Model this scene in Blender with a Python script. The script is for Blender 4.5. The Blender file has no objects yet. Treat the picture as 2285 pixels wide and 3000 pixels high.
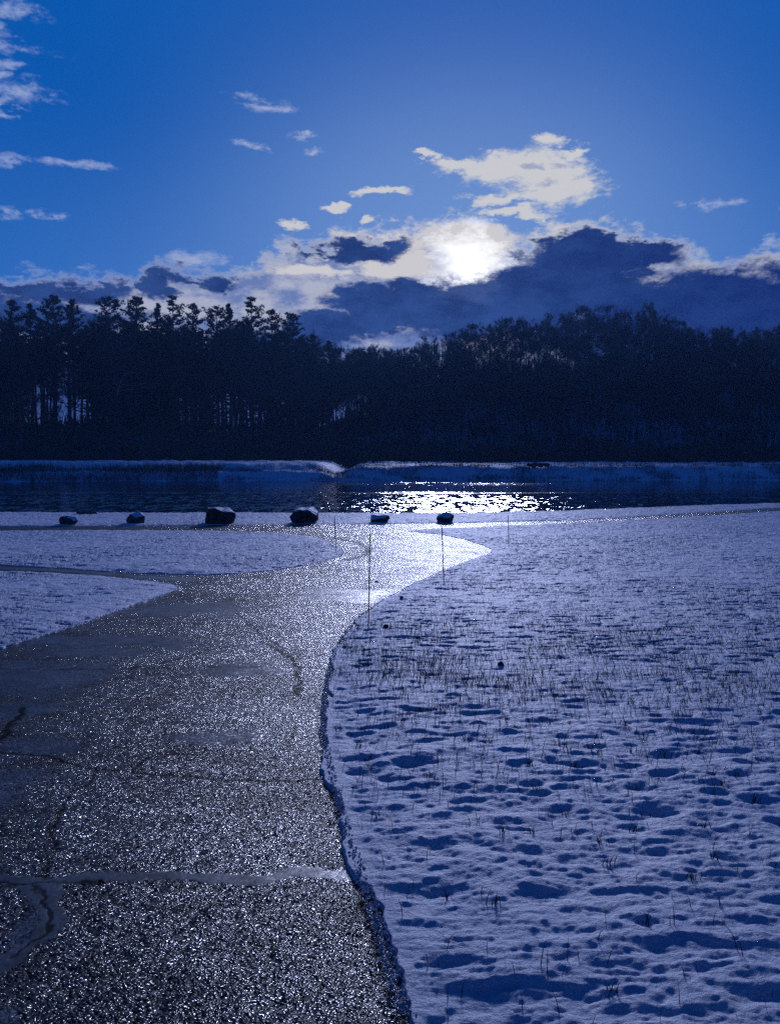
import bpy, math, random
import numpy as np
from mathutils import Vector
R = math.radians
random.seed(7)
rng = np.random.default_rng(11)
S = bpy.context.scene
col = S.collection

# ------------------------------------------------------------------ camera
F, CX, CY, YH = 2500.0, 1142.5, 1500.0, 1340.0      # focal length and frame, in photo pixels
EYE = 4.0                                            # eye height above the lake (z = 0)
PITCH = math.atan((CY - YH) / F)
cd = bpy.data.cameras.new('camera')
cam = bpy.data.objects.new('camera', cd)
col.objects.link(cam)
cam.location = (0, 0, EYE)
cam.rotation_euler = (math.pi / 2 - PITCH, 0, 0)
cd.sensor_fit = 'VERTICAL'
cd.sensor_height = 36.0
cd.lens = 36.0 * F / 3000.0
cd.clip_start = 0.05
cd.clip_end = 9000
S.camera = cam


def ray(px, py):
    a, b = (px - CX) / F, (CY - py) / F
    return a, math.cos(PITCH) + b * math.sin(PITCH), -math.sin(PITCH) + b * math.cos(PITCH)


def azel(px, py):
    x, y, z = ray(px, py)
    return math.degrees(math.atan2(x, y)), math.degrees(math.atan2(z, math.hypot(x, y)))


SUN_AZ, SUN_EL = azel(1374, 775)

# ------------------------------------------------------------------ sun, exposure
sl = bpy.data.lights.new('sun', 'SUN')
sl.energy = 2.4
sl.angle = R(9.0)
sl.color = (0.60, 0.66, 1.0)
sun = bpy.data.objects.new('sun', sl)
col.objects.link(sun)
sd = Vector((math.sin(R(SUN_AZ)) * math.cos(R(SUN_EL)), math.cos(R(SUN_AZ)) * math.cos(R(SUN_EL)), math.sin(R(SUN_EL))))
sun.rotation_euler = sd.to_track_quat('Z', 'Y').to_euler()
sun.location = (0, 0, 60)
S.view_settings.view_transform = 'Standard'
S.view_settings.look = 'None'
S.view_settings.gamma = 1.0
S.view_settings.exposure = 0.0
S.render.engine = 'CYCLES'
S.cycles.max_bounces = 5
S.cycles.diffuse_bounces = 2
S.cycles.glossy_bounces = 3
S.cycles.sample_clamp_indirect = 3.0
S.cycles.use_denoising = False
S.cycles.sampling_pattern = 'TABULATED_SOBOL'


# ------------------------------------------------------------------ node helper
class NT:
    def __init__(s, tree):
        s.t = tree
        s.n = tree.nodes
        s.l = tree.links

    def new(s, typ, **kw):
        n = s.n.new(typ)
        for k, v in kw.items():
            setattr(n, k, v)
        return n

    def put(s, sock, v):
        if hasattr(v, 'is_output') or isinstance(v, bpy.types.NodeSocket):
            s.l.new(v, sock)
        elif v is not None:
            try:
                sock.default_value = v
            except Exception:
                sock.default_value = tuple(v) + (1,)

    def m(s, op, a, b=None, c=None, clamp=False):
        n = s.new('ShaderNodeMath', operation=op, use_clamp=clamp)
        for i, v in enumerate((a, b, c)):
            if v is not None:
                s.put(n.inputs[i], v)
        return n.outputs[0]

    def v(s, op, a, b=None, c=None):
        n = s.new('ShaderNodeVectorMath', operation=op)
        for i, x in enumerate((a, b, c)):
            if x is not None:
                s.put(n.inputs[i], x)
        return n.outputs['Value'] if op in ('LENGTH', 'DOT_PRODUCT', 'DISTANCE') else n.outputs['Vector']

    def scale(s, a, k):
        n = s.new('ShaderNodeVectorMath', operation='SCALE')
        s.put(n.inputs[0], a)
        s.put(n.inputs['Scale'], k)
        return n.outputs[0]

    def xyz(s, x, y, z):
        n = s.new('ShaderNodeCombineXYZ')
        for i, q in enumerate((x, y, z)):
            s.put(n.inputs[i], q)
        return n.outputs[0]

    def sep(s, a):
        n = s.new('ShaderNodeSeparateXYZ')
        s.put(n.inputs[0], a)
        return n.outputs

    def ss(s, x, lo, hi, a=0.0, b=1.0):
        n = s.new('ShaderNodeMapRange', interpolation_type='SMOOTHSTEP')
        for i, q in enumerate((x, lo, hi, a, b)):
            s.put(n.inputs[i], q)
        return n.outputs[0]

    def noise(s, vec, scale, detail=4, rough=0.55, out='Factor', dist=0.0):
        n = s.new('ShaderNodeTexNoise')
        s.put(n.inputs['Vector'], vec)
        s.put(n.inputs['Scale'], scale)
        n.inputs['Detail'].default_value = detail
        n.inputs['Roughness'].default_value = rough
        n.inputs['Distortion'].default_value = dist
        return n.outputs['Color'] if out == 'Color' else n.outputs[0]

    def mix(s, f, a, b, mode='MIX'):
        n = s.new('ShaderNodeMix', data_type='RGBA', blend_type=mode)
        s.put(n.inputs[0], f)
        for i, q in ((6, a), (7, b)):
            if isinstance(q, (tuple, list)):
                q = tuple(q[:3]) + (1,)
            s.put(n.inputs[i], q)
        return n.outputs[2]


def lin(r, g, b):
    return tuple(((c / 255) / 12.92 if c / 255 <= 0.04045 else ((c / 255 + 0.055) / 1.055) ** 2.4) for c in (r, g, b))


# ------------------------------------------------------------------ sky and clouds (world directions)
W = bpy.data.worlds.new('World')
S.world = W
W.use_nodes = True
k = NT(W.node_tree)
k.n.clear()
wout = k.new('ShaderNodeOutputWorld')
bg = k.new('ShaderNodeBackground')
bg.inputs['Strength'].default_value = 0.1
k.l.new(bg.outputs[0], wout.inputs[0])
sky = k.new('ShaderNodeTexSky', sky_type='NISHITA')
sky.sun_disc = False
sky.sun_elevation = R(SUN_EL)
sky.sun_rotation = R(SUN_AZ)
sky.air_density = 1.0
sky.dust_density = 0.3
sky.ozone_density = 3.0
tc = k.new('ShaderNodeTexCoord')
D = tc.outputs['Generated']
dx, dy, dz = k.sep(D)
AZ = k.m('MULTIPLY', k.m('ARCTAN2', dx, dy), 180 / math.pi)
EL = k.m('MULTIPLY', k.m('ARCSINE', dz), 180 / math.pi)
sdot = k.v('DOT_PRODUCT', D, tuple(sd))
sang = k.m('MULTIPLY', k.m('ARCCOSINE', k.m('MINIMUM', sdot, 0.99999)), 180 / math.pi)   # degrees from the sun

# blue balance of the photograph applied to the physical sky (values are radiance x 10, background strength is 0.1)
base = k.mix(1.0, sky.outputs[0], (0.16, 0.42, 1.15), 'MULTIPLY')
SKY_TOP = tuple(10 * c for c in lin(0, 70, 158))
SKY_MID = tuple(10 * c for c in lin(36, 104, 182))
SKY_LOW = tuple(10 * c for c in lin(88, 128, 186))
g1 = k.mix(k.ss(EL, 8.0, 26.0), SKY_LOW, SKY_TOP)
gm = k.mix(k.ss(k.m('ADD', k.m('MULTIPLY', sang, 0.9), 0.0), 4.0, 30.0), SKY_LOW, SKY_MID)
g2 = k.mix(k.ss(EL, 12.0, 32.0), gm, g1)
base = k.mix(0.85, base, g2)
base = k.mix(k.m('MULTIPLY', k.ss(EL, 7.0, 23.0), k.ss(sang, 7.0, 24.0)), base, tuple(10 * c for c in lin(0, 86, 172)))
back = k.mix(k.ss(EL, 12.0, 38.0), tuple(10 * c for c in lin(34, 84, 156)), tuple(10 * c for c in lin(0, 26, 86)))
base = k.mix(k.ss(sang, 27.0, 52.0), base, back)
glow = k.m('POWER', k.m('MAXIMUM', k.m('SUBTRACT', 1.0, k.m('DIVIDE', sang, 30.0)), 0.0), 2.2)
base = k.mix(k.m('MULTIPLY', glow, 0.42), base, tuple(10 * c for c in lin(140, 168, 216)))

wn = k.noise(k.v('MULTIPLY', D, (1, 1, 2.2)), 9.0, 7, 0.62, 'Color')
wf = k.noise(k.v('MULTIPLY', D, (1, 1, 2.0)), 34.0, 7, 0.66, 'Color')
woff = k.v('ADD', k.scale(k.v('SUBTRACT', wn, (.5, .5, .5)), 5.5), k.scale(k.v('SUBTRACT', wf, (.5, .5, .5)), 2.6))
P = k.v('ADD', k.xyz(AZ, EL, 0), k.v('MULTIPLY', woff, (0.9, 0.5, 0)))
P2 = k.v('ADD', k.xyz(AZ, EL, 0), k.v('MULTIPLY', woff, (1.9, 0.28, 0)))
FN = k.noise(k.v('MULTIPLY', D, (1, 1, 2.4)), 22.0, 9, 0.68)
FH = k.noise(k.v('MULTIPLY', D, (1, 1, 2.0)), 70.0, 6, 0.65)
FN = k.m('ADD', FN, k.m('MULTIPLY', k.m('SUBTRACT', FH, 0.5), 0.6))


def blob(P, px, py, rx, ry, s=1.0):
    a, e = azel(px, py)
    a1, _ = azel(px + rx, py)
    _, e1 = azel(px, py - ry)
    ia, ie = 1 / abs(a1 - a), 1 / abs(e1 - e)
    q = k.v('MULTIPLY', k.v('SUBTRACT', P, (a, e, 0)), (ia, ie, 0))
    r = k.m('SUBTRACT', 1.0, k.v('LENGTH', q))
    return r if s == 1.0 else k.m('MULTIPLY', r, s)


def blobs(P, lst):
    o = None
    for b in lst:
        r = blob(P, *b)
        o = r if o is None else k.m('MAXIMUM', o, r)
    return o


# thin wisps
wisp = blobs(P2, [(60, 146, 150, 26), (60, 195, 110, 20), (30, 95, 80, 40), (50, 270, 110, 40), (90, 25, 95, 34), (0, 310, 60, 50), (50, 228, 90, 16),
                  (745, 283, 80, 16), (800, 312, 95, 20), (690, 418, 75, 12), (840, 402, 60, 11), (905, 445, 60, 10),
                  (45, 470, 55, 30), (190, 470, 150, 14), (35, 625, 75, 34), (150, 636, 50, 18), (20, 548, 60, 14),
                  (2080, 605, 55, 18), (2275, 618, 40, 20), (2290, 560, 30, 22), (2300, 705, 55, 60), (600, 762, 125, 32)])
wa = k.ss(k.m('ADD', wisp, k.m('MULTIPLY', k.m('SUBTRACT', FN, 0.50), 2.6)), -0.05, 1.25)
wcol = k.mix(glow, tuple(10 * c for c in lin(150, 168, 212)), tuple(10 * c for c in lin(205, 205, 210)))
c0 = k.mix(k.m('MULTIPLY', wa, 0.9), base, wcol)
# bright cumulus above the sun
cum = blobs(P, [(1615, 510, 190, 125), (1540, 492, 260, 75), (1430, 486, 200, 40), (1340, 478, 120, 20), (1690, 540, 75, 80), (1620, 405, 75, 30), (1700, 432, 70, 20),
                (1450, 590, 120, 24), (1600, 572, 150, 44), (1535, 628, 120, 20), (1125, 567, 105, 16), (985, 599, 60, 14), (1045, 640, 25, 12),
                (1250, 455, 50, 14), (855, 662, 65, 18)])
ca = k.ss(k.m('ADD', cum, k.m('MULTIPLY', k.m('SUBTRACT', FN, 0.52), 1.5)), -0.04, 0.52)
cdk = k.ss(k.m('ADD', blobs(P, [(1610, 530, 60, 18), (1650, 478, 55, 18), (1560, 490, 50, 12)]), k.m('MULTIPLY', k.m('SUBTRACT', FN, 0.5), 1.2)), 0.1, 0.9)
ccol = k.mix(k.m('MULTIPLY', cdk, 0.6), tuple(10 * c for c in lin(206, 206, 208)), tuple(10 * c for c in lin(120, 140, 185)))
c1 = k.mix(ca, c0, ccol)

# the long cloud bank behind the trees: its top edge as a curve over azimuth
top_pts = [(-900, 850), (-300, 830), (0, 812), (90, 782), (200, 780), (300, 800), (400, 812), (425, 775), (500, 757), (600, 775), (680, 792), (740, 770), (800, 728),
           (850, 700), (930, 695), (1000, 655), (1100, 662), (1200, 672), (1290, 645), (1400, 636), (1480, 650), (1530, 690), (1580, 650), (1680, 640),
           (1780, 640), (1900, 662), (2000, 705), (2060, 732), (2150, 742), (2285, 722), (2600, 700), (3200, 760)]
fc = k.new('ShaderNodeFloatCurve')
cm = fc.mapping
A0, A1, E0, E1 = -45.0, 45.0, 8.0, 20.0
pts = sorted(((azel(x, y)[0] - A0) / (A1 - A0), (azel(x, y)[1] - E0) / (E1 - E0)) for x, y in top_pts)
cu = cm.curves[0]
cu.points[0].location = (0.0, 0.45)
cu.points[1].location = (1.0, 0.35)
for a, e in pts:
    cu.points.new(a, e)
cm.update()
Px, Py, _ = k.sep(P)
cm.extend = 'HORIZONTAL'
k.put(fc.inputs['Value'], k.m('DIVIDE', k.m('SUBTRACT', Px, A0), A1 - A0, clamp=True))
top = k.m('ADD', k.m('MULTIPLY', fc.outputs[0], E1 - E0), E0)
dep = k.m('ADD', k.m('SUBTRACT', top, Py), k.m('MULTIPLY', k.m('SUBTRACT', FN, 0.5), 3.2))      # degrees inside the bank
ba = k.ss(dep, -0.2, 0.95)
dark = blobs(P, [(120, 838, 330, 70), (560, 795, 150, 52), (450, 835, 80, 60), (640, 830, 70, 50), (1030, 722, 200, 40), (1130, 880, 250, 66), (1000, 960, 260, 60), (830, 1010, 220, 50),
                 (1210, 850, 130, 60), (1740, 738, 290, 80), (1374, 905, 460, 112), (2080, 945, 760, 190), (1650, 850, 330, 110), (2500, 880, 500, 130), (-300, 880, 500, 90), (60, 930, 420, 60)])
dk = k.ss(k.m('ADD', dark, k.m('MULTIPLY', k.m('SUBTRACT', FN, 0.5), 0.8)), 0.0, 0.34)
dk = k.m('MULTIPLY', dk, k.ss(dep, 0.25, 1.0))
dk = k.m('MAXIMUM', dk, k.ss(EL, 7.5, 5.0, 0.0, 0.9))
FP = k.noise(k.v('ADD', k.v('MULTIPLY', D, (1, 1, 2.0)), (3.1, 0.4, 1.7)), 16.0, 9, 0.66)
med = k.mix(k.ss(FP, 0.40, 0.60), tuple(10 * c for c in lin(106, 126, 176)), tuple(10 * c for c in lin(178, 182, 198)))
rim = k.mix(k.ss(sang, 4.0, 22.0), tuple(10 * c for c in lin(208, 206, 206)), tuple(10 * c for c in lin(150, 164, 202)))
med = k.mix(k.ss(k.m('ADD', dep, k.m('MULTIPLY', k.m('SUBTRACT', FP, 0.5), 2.0)), 0.35, 1.1), rim, med)
white = blobs(P, [(1240, 700, 250, 75), (1380, 700, 210, 90), (1100, 700, 220, 50), (1400, 740, 120, 60), (1170, 780, 200, 50), (1560, 660, 160, 34), (930, 790, 160, 30), (1000, 860, 100, 24)])
wh = k.ss(k.m('ADD', white, k.m('MULTIPLY', k.m('SUBTRACT', FN, 0.5), 1.5)), 0.05, 0.55)
lit = k.mix(wh, med, tuple(10 * c for c in lin(212, 209, 208)))
drk = k.mix(k.ss(AZ, 4.0, 22.0), tuple(10 * c for c in lin(26, 48, 102)), tuple(10 * c for c in lin(0, 24, 90)))
drk = k.mix(k.m('MULTIPLY', k.ss(FP, 0.35, 0.65), k.ss(AZ, 4.0, 18.0, 0.42, 0.20)), drk, tuple(10 * c for c in lin(58, 92, 160)))
bcol = k.mix(dk, lit, drk)
c2 = k.mix(ba, c1, bcol)
c2 = k.mix(k.m('MULTIPLY', k.ss(sang, 28.0, 48.0), k.ss(EL, 24.0, 16.0)), c2, back)
# the veiled sun itself
core = k.m('POWER', k.m('MAXIMUM', k.m('SUBTRACT', 1.0, k.m('DIVIDE', k.m('ADD', sang, k.m('MULTIPLY', k.m('SUBTRACT', FN, 0.5), 5.5)), 2.7)), 0.0), 0.75)
core = k.m('MULTIPLY', core, k.m('SUBTRACT', 1.0, k.m('MULTIPLY', dk, 0.97)))
c3 = k.mix(core, c2, (13.0, 13.0, 13.0))
k.l.new(c3, bg.inputs['Color'])
W.cycles.sampling_method = 'MANUAL'
W.cycles.sample_map_resolution = 1024


# ------------------------------------------------------------------ numpy noise
def _h(ix, iy, seed):
    n = (ix.astype(np.int64) * 374761393 + iy.astype(np.int64) * 668265263 + seed * 974634777) & 0xFFFFFFFF
    n = ((n ^ (n >> 13)) * 1274126177) & 0xFFFFFFFF
    return ((n ^ (n >> 16)) & 0xFFFF) / 65535.0


def vn(x, y, seed=0):
    ix, iy = np.floor(x), np.floor(y)
    fx, fy = x - ix, y - iy
    fx = fx * fx * fx * (fx * (fx * 6 - 15) + 10)
    fy = fy * fy * fy * (fy * (fy * 6 - 15) + 10)
    ix, iy = ix.astype(np.int64), iy.astype(np.int64)
    a, b = _h(ix, iy, seed), _h(ix + 1, iy, seed)
    c, d = _h(ix, iy + 1, seed), _h(ix + 1, iy + 1, seed)
    return (a + (b - a) * fx) * (1 - fy) + (c + (d - c) * fx) * fy - 0.5


def fbm(x, y, o=4, seed=0, g=0.5):
    t, a, s = 0, 1.0, 0.0
    for i in range(o):
        c, n = math.cos(i * 1.1), math.sin(i * 1.1)
        t = t + a * vn(c * x - n * y + 13.7 * i, n * x + c * y - 7.3 * i, seed + i)
        s += a
        a *= g
        x, y = x * 2.03, y * 2.03
    return t / s * 2          # about -1 .. 1


def sst(x, a, b):
    t = np.clip((x - a) / (b - a), 0, 1)
    return t * t * (3 - 2 * t)


# ------------------------------------------------------------------ terrain
YT = np.array([-400, -60, -20, 0, 2.5, 10.4, 17.5, 27, 34, 42, 49, 54, 60, 66, 72, 80])
DT = np.array([-2, 0.2, 1.1, 1.48, 1.63, 2.12, 2.56, 3.08, 3.45, 3.68, 3.80, 3.86, 3.91, 3.95, 3.97, 4.0])
_yy = np.linspace(-400, 80, 9601)
_dd = np.interp(_yy, YT, DT)
_kk = np.hanning(61)
_dd = np.convolve(np.pad(_dd, 30, mode='edge'), _kk / _kk.sum(), 'valid')


def near_z(y):
    return EYE - np.interp(y, _yy, _dd)


def at(px, py):
    """point of the near ground seen at a photo pixel"""
    x, y, z = ray(px, py)
    t = np.linspace(1.5, 140, 6000)
    g = near_z(t * y) - (EYE + t * z)
    i = int(np.argmax(g > 0)) if (g > 0).any() else len(t) - 1
    t0, t1 = t[max(i - 1, 0)], t[i]
    g0, g1_ = g[max(i - 1, 0)], g[i]
    tt = t0 + (t1 - t0) * (0 - g0) / (g1_ - g0 + 1e-12)
    return x * tt, y * tt


def onplane(px, py, z0):
    x, y, z = ray(px, py)
    t = (z0 - EYE) / z
    return x * t, y * t


# shore of the lake on this side, y as a function of x
SH = sorted([onplane(px, py, 0.0) for px, py in [(-900, 1497), (-300, 1502), (0, 1505), (500, 1508), (1000, 1509), (1400, 1508), (1600, 1502), (1740, 1497), (2000, 1487), (2285, 1478), (2800, 1462)]])
SHX, SHY = np.array([p[0] for p in SH]), np.array([p[1] for p in SH])


def shore(x):
    s = np.interp(x, SHX, SHY)
    s = s + np.where(x > SHX[-1], (x - SHX[-1]) * 0.25, 0)
    return s + 0.5 * fbm(x * 0.25, x * 0 + 3.1, 3, 5)


def far_shore(x):
    return 149 + 3.0 * fbm(x * 0.02, x * 0 + 1.7, 3, 9) + np.where(x < -28, (x + 28) * 0.30, 0) + np.clip(x - 60, 0, 1e9) * 0.1


def hill(x, y):
    """rise of the wooded hill beyond the far bank"""
    h = 42 * sst(y, 285, 430) * sst(x, -60, 25)
    h = h + 12 * np.exp(-((y - 335) / 24.0) ** 2) * (1 - sst(x, -60, 25))
    return h + 8 * sst(y, 900, 2500)


def ground_z(x, y):
    zn = near_z(y)
    s = shore(x)
    e = y - s
    z = np.where(e < 0, np.maximum(zn, 0.02 + np.clip(-e, 0, 1) * 0.12), 0.02 - np.clip(e, 0, 12) * 0.15)
    d = y - far_shore(x)
    bank = np.where(d < 0, np.maximum(d * 0.25, -2.0), 0.0)
    berm = 2.45 * sst(d, 0, 7.5) + 0.35 * sst(d, 12, 40)
    beach = 1.5 * sst(d, 0, 4) + 1.6 * sst(d, 4, 13)
    wb = sst(x, -12, -4)
    notch = 1.0 - 0.55 * np.exp(-((x + 9.5) / 2.6) ** 2)
    zf = bank + np.where(d > 0, (berm * wb + beach * (1 - wb)) * notch, 0) + hill(x, y)
    return np.where(y > 110, np.maximum(zf, -2.0), z)


# snow areas (photo pixels -> ground)
def poly(l, extra=()):
    return np.array([at(*p) for p in l] + list(extra))


FIELD = poly([(1195, 3000), (1150, 2880), (1118, 2760), (1085, 2660), (1045, 2540), (1012, 2430), (982, 2320), (958, 2220), (946, 2140), (949, 2060), (962, 1980), (980, 1915),
              (1010, 1858), (1055, 1808), (1120, 1762), (1205, 1716), (1300, 1672), (1385, 1640), (1436, 1622), (1444, 1612), (1410, 1596), (1350, 1578), (1280, 1565), (1190, 1556),
              (1250, 1551), (1440, 1543), (1700, 1532), (2000, 1516), (2285, 1500), (2900, 1475)],
             [(140, 70), (400, 60), (400, -400), (5, -400), (1.6, -20), (0.7, -4), (0.3, 0), (0.13, 1.5)])
ISLAND = poly([(0, 1556), (300, 1554), (600, 1555), (800, 1560), (900, 1570), (970, 1588), (1002, 1610), (1004, 1628), (960, 1642), (890, 1658), (800, 1672), (700, 1681), (600, 1685), (450, 1682), (300, 1674), (150, 1664), (0, 1655)],
              [at(-500, 1640), at(-1500, 1620), at(-1500, 1560), at(-500, 1557)])
LOWER = poly([(0, 1674), (150, 1680), (300, 1690), (420, 1702), (500, 1713), (527, 1722), (500, 1738), (430, 1762), (340, 1795), (240, 1830), (150, 1860), (60, 1884), (0, 1900)],
             [(-5.6, 8.2), (-5.3, 5), (-5.0, 0), (-5, -20), (-6, -400), (-400, -400), (-400, 15), at(-1200, 1655), at(-400, 1662)])
_vx = np.concatenate([[-400], np.linspace(-120, 120, 60), [400]])
VERGE = np.array([at(-1500, 1541), at(0, 1541), at(300, 1541), at(600, 1539), at(900, 1536), at(1150, 1535), at(1400, 1532), at(1500, 1529), at(1700, 1524), at(2000, 1508), at(2285, 1491), at(2900, 1468)]
                 + [(400, 90), (400, 95)] + [(x, float(shore(np.array([x]))[0]) + 3) for x in _vx[::-1]])


def seg_d(x, y, pts):
    best = np.full(x.shape, 1e9)
    for (ax, ay), (bx, by) in zip(pts[:-1], pts[1:]):
        dx_, dy_ = bx - ax, by - ay
        t = np.clip(((x - ax) * dx_ + (y - ay) * dy_) / (dx_ * dx_ + dy_ * dy_ + 1e-12), 0, 1)
        best = np.minimum(best, (x - ax - t * dx_) ** 2 + (y - ay - t * dy_) ** 2)
    return np.sqrt(best)


def sdf(x, y, P_):
    """positive inside"""
    d = seg_d(x, y, list(map(tuple, P_)) + [tuple(P_[0])])
    ins = np.zeros(x.shape, bool)
    n = len(P_)
    for i in range(n):
        x1, y1 = P_[i]
        x2, y2 = P_[(i + 1) % n]
        c = ((y1 > y) != (y2 > y))
        xi = (x2 - x1) * (y - y1) / ((y2 - y1) if y2 != y1 else 1e-9) + x1
        ins ^= c & (x < xi)
    return np.where(ins, d, -d)


def snow_sd(x, y):
    return np.maximum.reduce([sdf(x, y, q) for q in (FIELD, ISLAND, LOWER, VERGE)])


def rough_mask(x, y):
    """patches where grass and tussocks poke through"""
    return sst(fbm(x * 0.35 + 2.2, y * 0.22 + 5.0, 3, 21), -0.45, 0.5)


def dimple_cell(ci, cj, cs, seed):
    """random hollow in a ground cell: centre, radii, depth (0 where the cell has none)"""
    h = [_h(ci, cj, seed * 10 + q) for q in range(5)]
    px, py = (ci + h[0]) * cs, (cj + h[1]) * cs
    dens = 0.35 + 0.6 * sst(fbm(px * 0.45 + 3, py * 0.35, 3, 61), -0.35, 0.45)
    on = h[2] < dens
    rx = cs * (0.16 + 0.42 * h[3])
    ry = rx * (0.35 + 0.35 * h[4])
    return px, py, rx, ry, np.where(on, ry * (0.12 + 0.24 * _h(ci, cj, seed * 10 + 7) ** 1.5), 0.0)


def dimples(x, y, cs, seed):
    wx = x + 0.10 * fbm(x * 5, y * 5, 4, 63)
    wy = y + 0.06 * fbm(x * 5, y * 5, 4, 64)
    ci, cj = np.floor(wx / cs).astype(np.int64), np.floor(wy / cs).astype(np.int64)
    out = np.zeros(x.shape)
    for a in (-1, 0, 1):
        for b in (-1, 0, 1):
            px, py, rx, ry, dpt = dimple_cell(ci + a, cj + b, cs, seed)
            q = ((wx - px) / rx) ** 2 + ((wy - py) / ry) ** 2
            out = np.maximum(out, dpt * np.exp(-q) - 0.25 * dpt * np.exp(-((wx - px) / rx) ** 2 - ((wy - py - 1.6 * ry) / ry) ** 2))
    return out


def snow_h(x, y, sdist):
    """snow surface above the ground sheet"""
    rad = np.hypot(x, y)
    m = rough_mask(x, y)
    e = sdist + 0.09 * fbm(x * 1.7, y * 1.7, 3, 2) + 0.020 * fbm(x * 9, y * 9, 3, 3) + 0.009 * fbm(x * 40, y * 26, 2, 4) * np.exp(-rad / 14)
    base_ = -0.035 + 0.055 * sst(e, -0.012, 0.016) + 0.035 * sst(sdist, 0.02, 0.6)
    n1 = fbm(x * 1.9 + 1.3 * fbm(x, y, 2, 60), y * 2.9, 3, 31, 0.45)
    n2 = fbm(x * 4.6, y * 11.0, 5, 41, 0.68)
    n2s = fbm(x * 5.5, y * 13.0, 4, 45, 0.52)
    n3 = fbm(x * 1.1, y * 1.6, 3, 51)
    far_w = sst(rad, 5.5, 10.0)
    pits = (sst(-n2, 0.0, 1.0) ** 1.2) * 1.4 * (0.40 + 1.0 * m) * far_w
    soft = (0.009 + 0.008 * far_w) * n1 + (0.022 * (1 - far_w)) * n2s + 0.013 * n2 * far_w + 0.018 * n3
    far = 1 + sst(rad, 8, 30) * 0.6
    body = (soft - 0.040 * pits) * far
    nearm = rad < 11
    if nearm.any():
        dp = np.zeros(x.shape)
        dp[nearm] = dimples(x[nearm], y[nearm], 0.26, 7) + 0.8 * dimples(x[nearm], y[nearm], 0.13, 8)
        body = body - dp * (1 - sst(rad, 8.5, 11))
    gr = 0.0035 * fbm(x * 22, y * 30, 3, 71, 0.6) * (1 - sst(rad, 8, 20))
    w = sst(sdist, 0.0, 0.15)
    return base_ + (body + gr) * (0.55 + 0.45 * w) * sst(sdist, -0.02, 0.10)


# ------------------------------------------------------------------ object helpers
def tag(o, label=None, cat=None, group=None, kind=None):
    for a, v in (('label', label), ('category', cat), ('group', group), ('kind', kind)):
        if v:
            o[a] = v
    return o


def np_mesh(name, verts, faces, mat=None, smooth=False, parent=None):
    """faces: int array (n,3) or (n,4) or a list of such arrays"""
    if not isinstance(faces, list):
        faces = [faces]
    faces = [np.asarray(f, np.int32) for f in faces if len(f)]
    me = bpy.data.meshes.new(name)
    verts = np.asarray(verts, np.float32)
    me.vertices.add(len(verts))
    me.vertices.foreach_set('co', verts.ravel())
    nl = sum(f.size for f in faces)
    me.loops.add(nl)
    me.loops.foreach_set('vertex_index', np.concatenate([f.ravel() for f in faces]))
    npoly = sum(len(f) for f in faces)
    me.polygons.add(npoly)
    tot = np.concatenate([np.full(len(f), f.shape[1], np.int32) for f in faces])
    st = np.concatenate([[0], np.cumsum(tot)[:-1]]).astype(np.int32)
    me.polygons.foreach_set('loop_start', st)
    me.polygons.foreach_set('loop_total', tot)
    me.update(calc_edges=True)
    me.validate()
    if smooth:
        me.polygons.foreach_set('use_smooth', np.ones(len(me.polygons), bool))
    if mat:
        me.materials.append(mat)
    o = bpy.data.objects.new(name, me)
    col.objects.link(o)
    if parent:
        o.parent = parent
    return o


def empty(name, loc, rz=0.0, s=1.0):
    o = bpy.data.objects.new(name, None)
    col.objects.link(o)
    o.location = loc
    o.rotation_euler = (0, 0, rz)
    o.scale = (s, s, s)
    o.empty_display_size = 0.3
    return o


def add_attr(o, name, arr):
    a = o.data.attributes.new(name, 'FLOAT', 'POINT')
    a.data.foreach_set('value', np.asarray(arr, np.float32))


# ------------------------------------------------------------------ materials
def mat(name):
    m = bpy.data.materials.new(name)
    m.use_nodes = True
    t = NT(m.node_tree)
    b = t.n['Principled BSDF']
    tcn = t.new('ShaderNodeTexCoord')
    return m, t, b, tcn.outputs['Object']


def attr(t, name):
    n = t.new('ShaderNodeAttribute', attribute_name=name)
    return n.outputs['Fac']


def bump(t, h, strength, dist):
    n = t.new('ShaderNodeBump')
    n.inputs['Strength'].default_value = strength
    n.inputs['Distance'].default_value = dist
    t.l.new(h, n.inputs['Height'])
    return n.outputs[0]


def m_snow():
    m, t, b, o = mat('snow')
    n = t.noise(o, 14, 5)
    n2 = t.noise(o, 1.3, 4)
    c = t.mix(t.ss(n2, 0.35, 0.65), (0.62, 0.71, 0.86), (0.76, 0.81, 0.90))
    t.put(b.inputs['Base Color'], c)
    b.inputs['Roughness'].default_value = 0.62
    b.inputs['Specular IOR Level'].default_value = 0.25
    g = t.noise(o, 60, 6, 0.7)
    h = t.m('ADD', g, t.m('MULTIPLY', n, 1.5))
    t.put(b.inputs['Normal'], bump(t, h, 0.9, 0.02))
    return m


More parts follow.
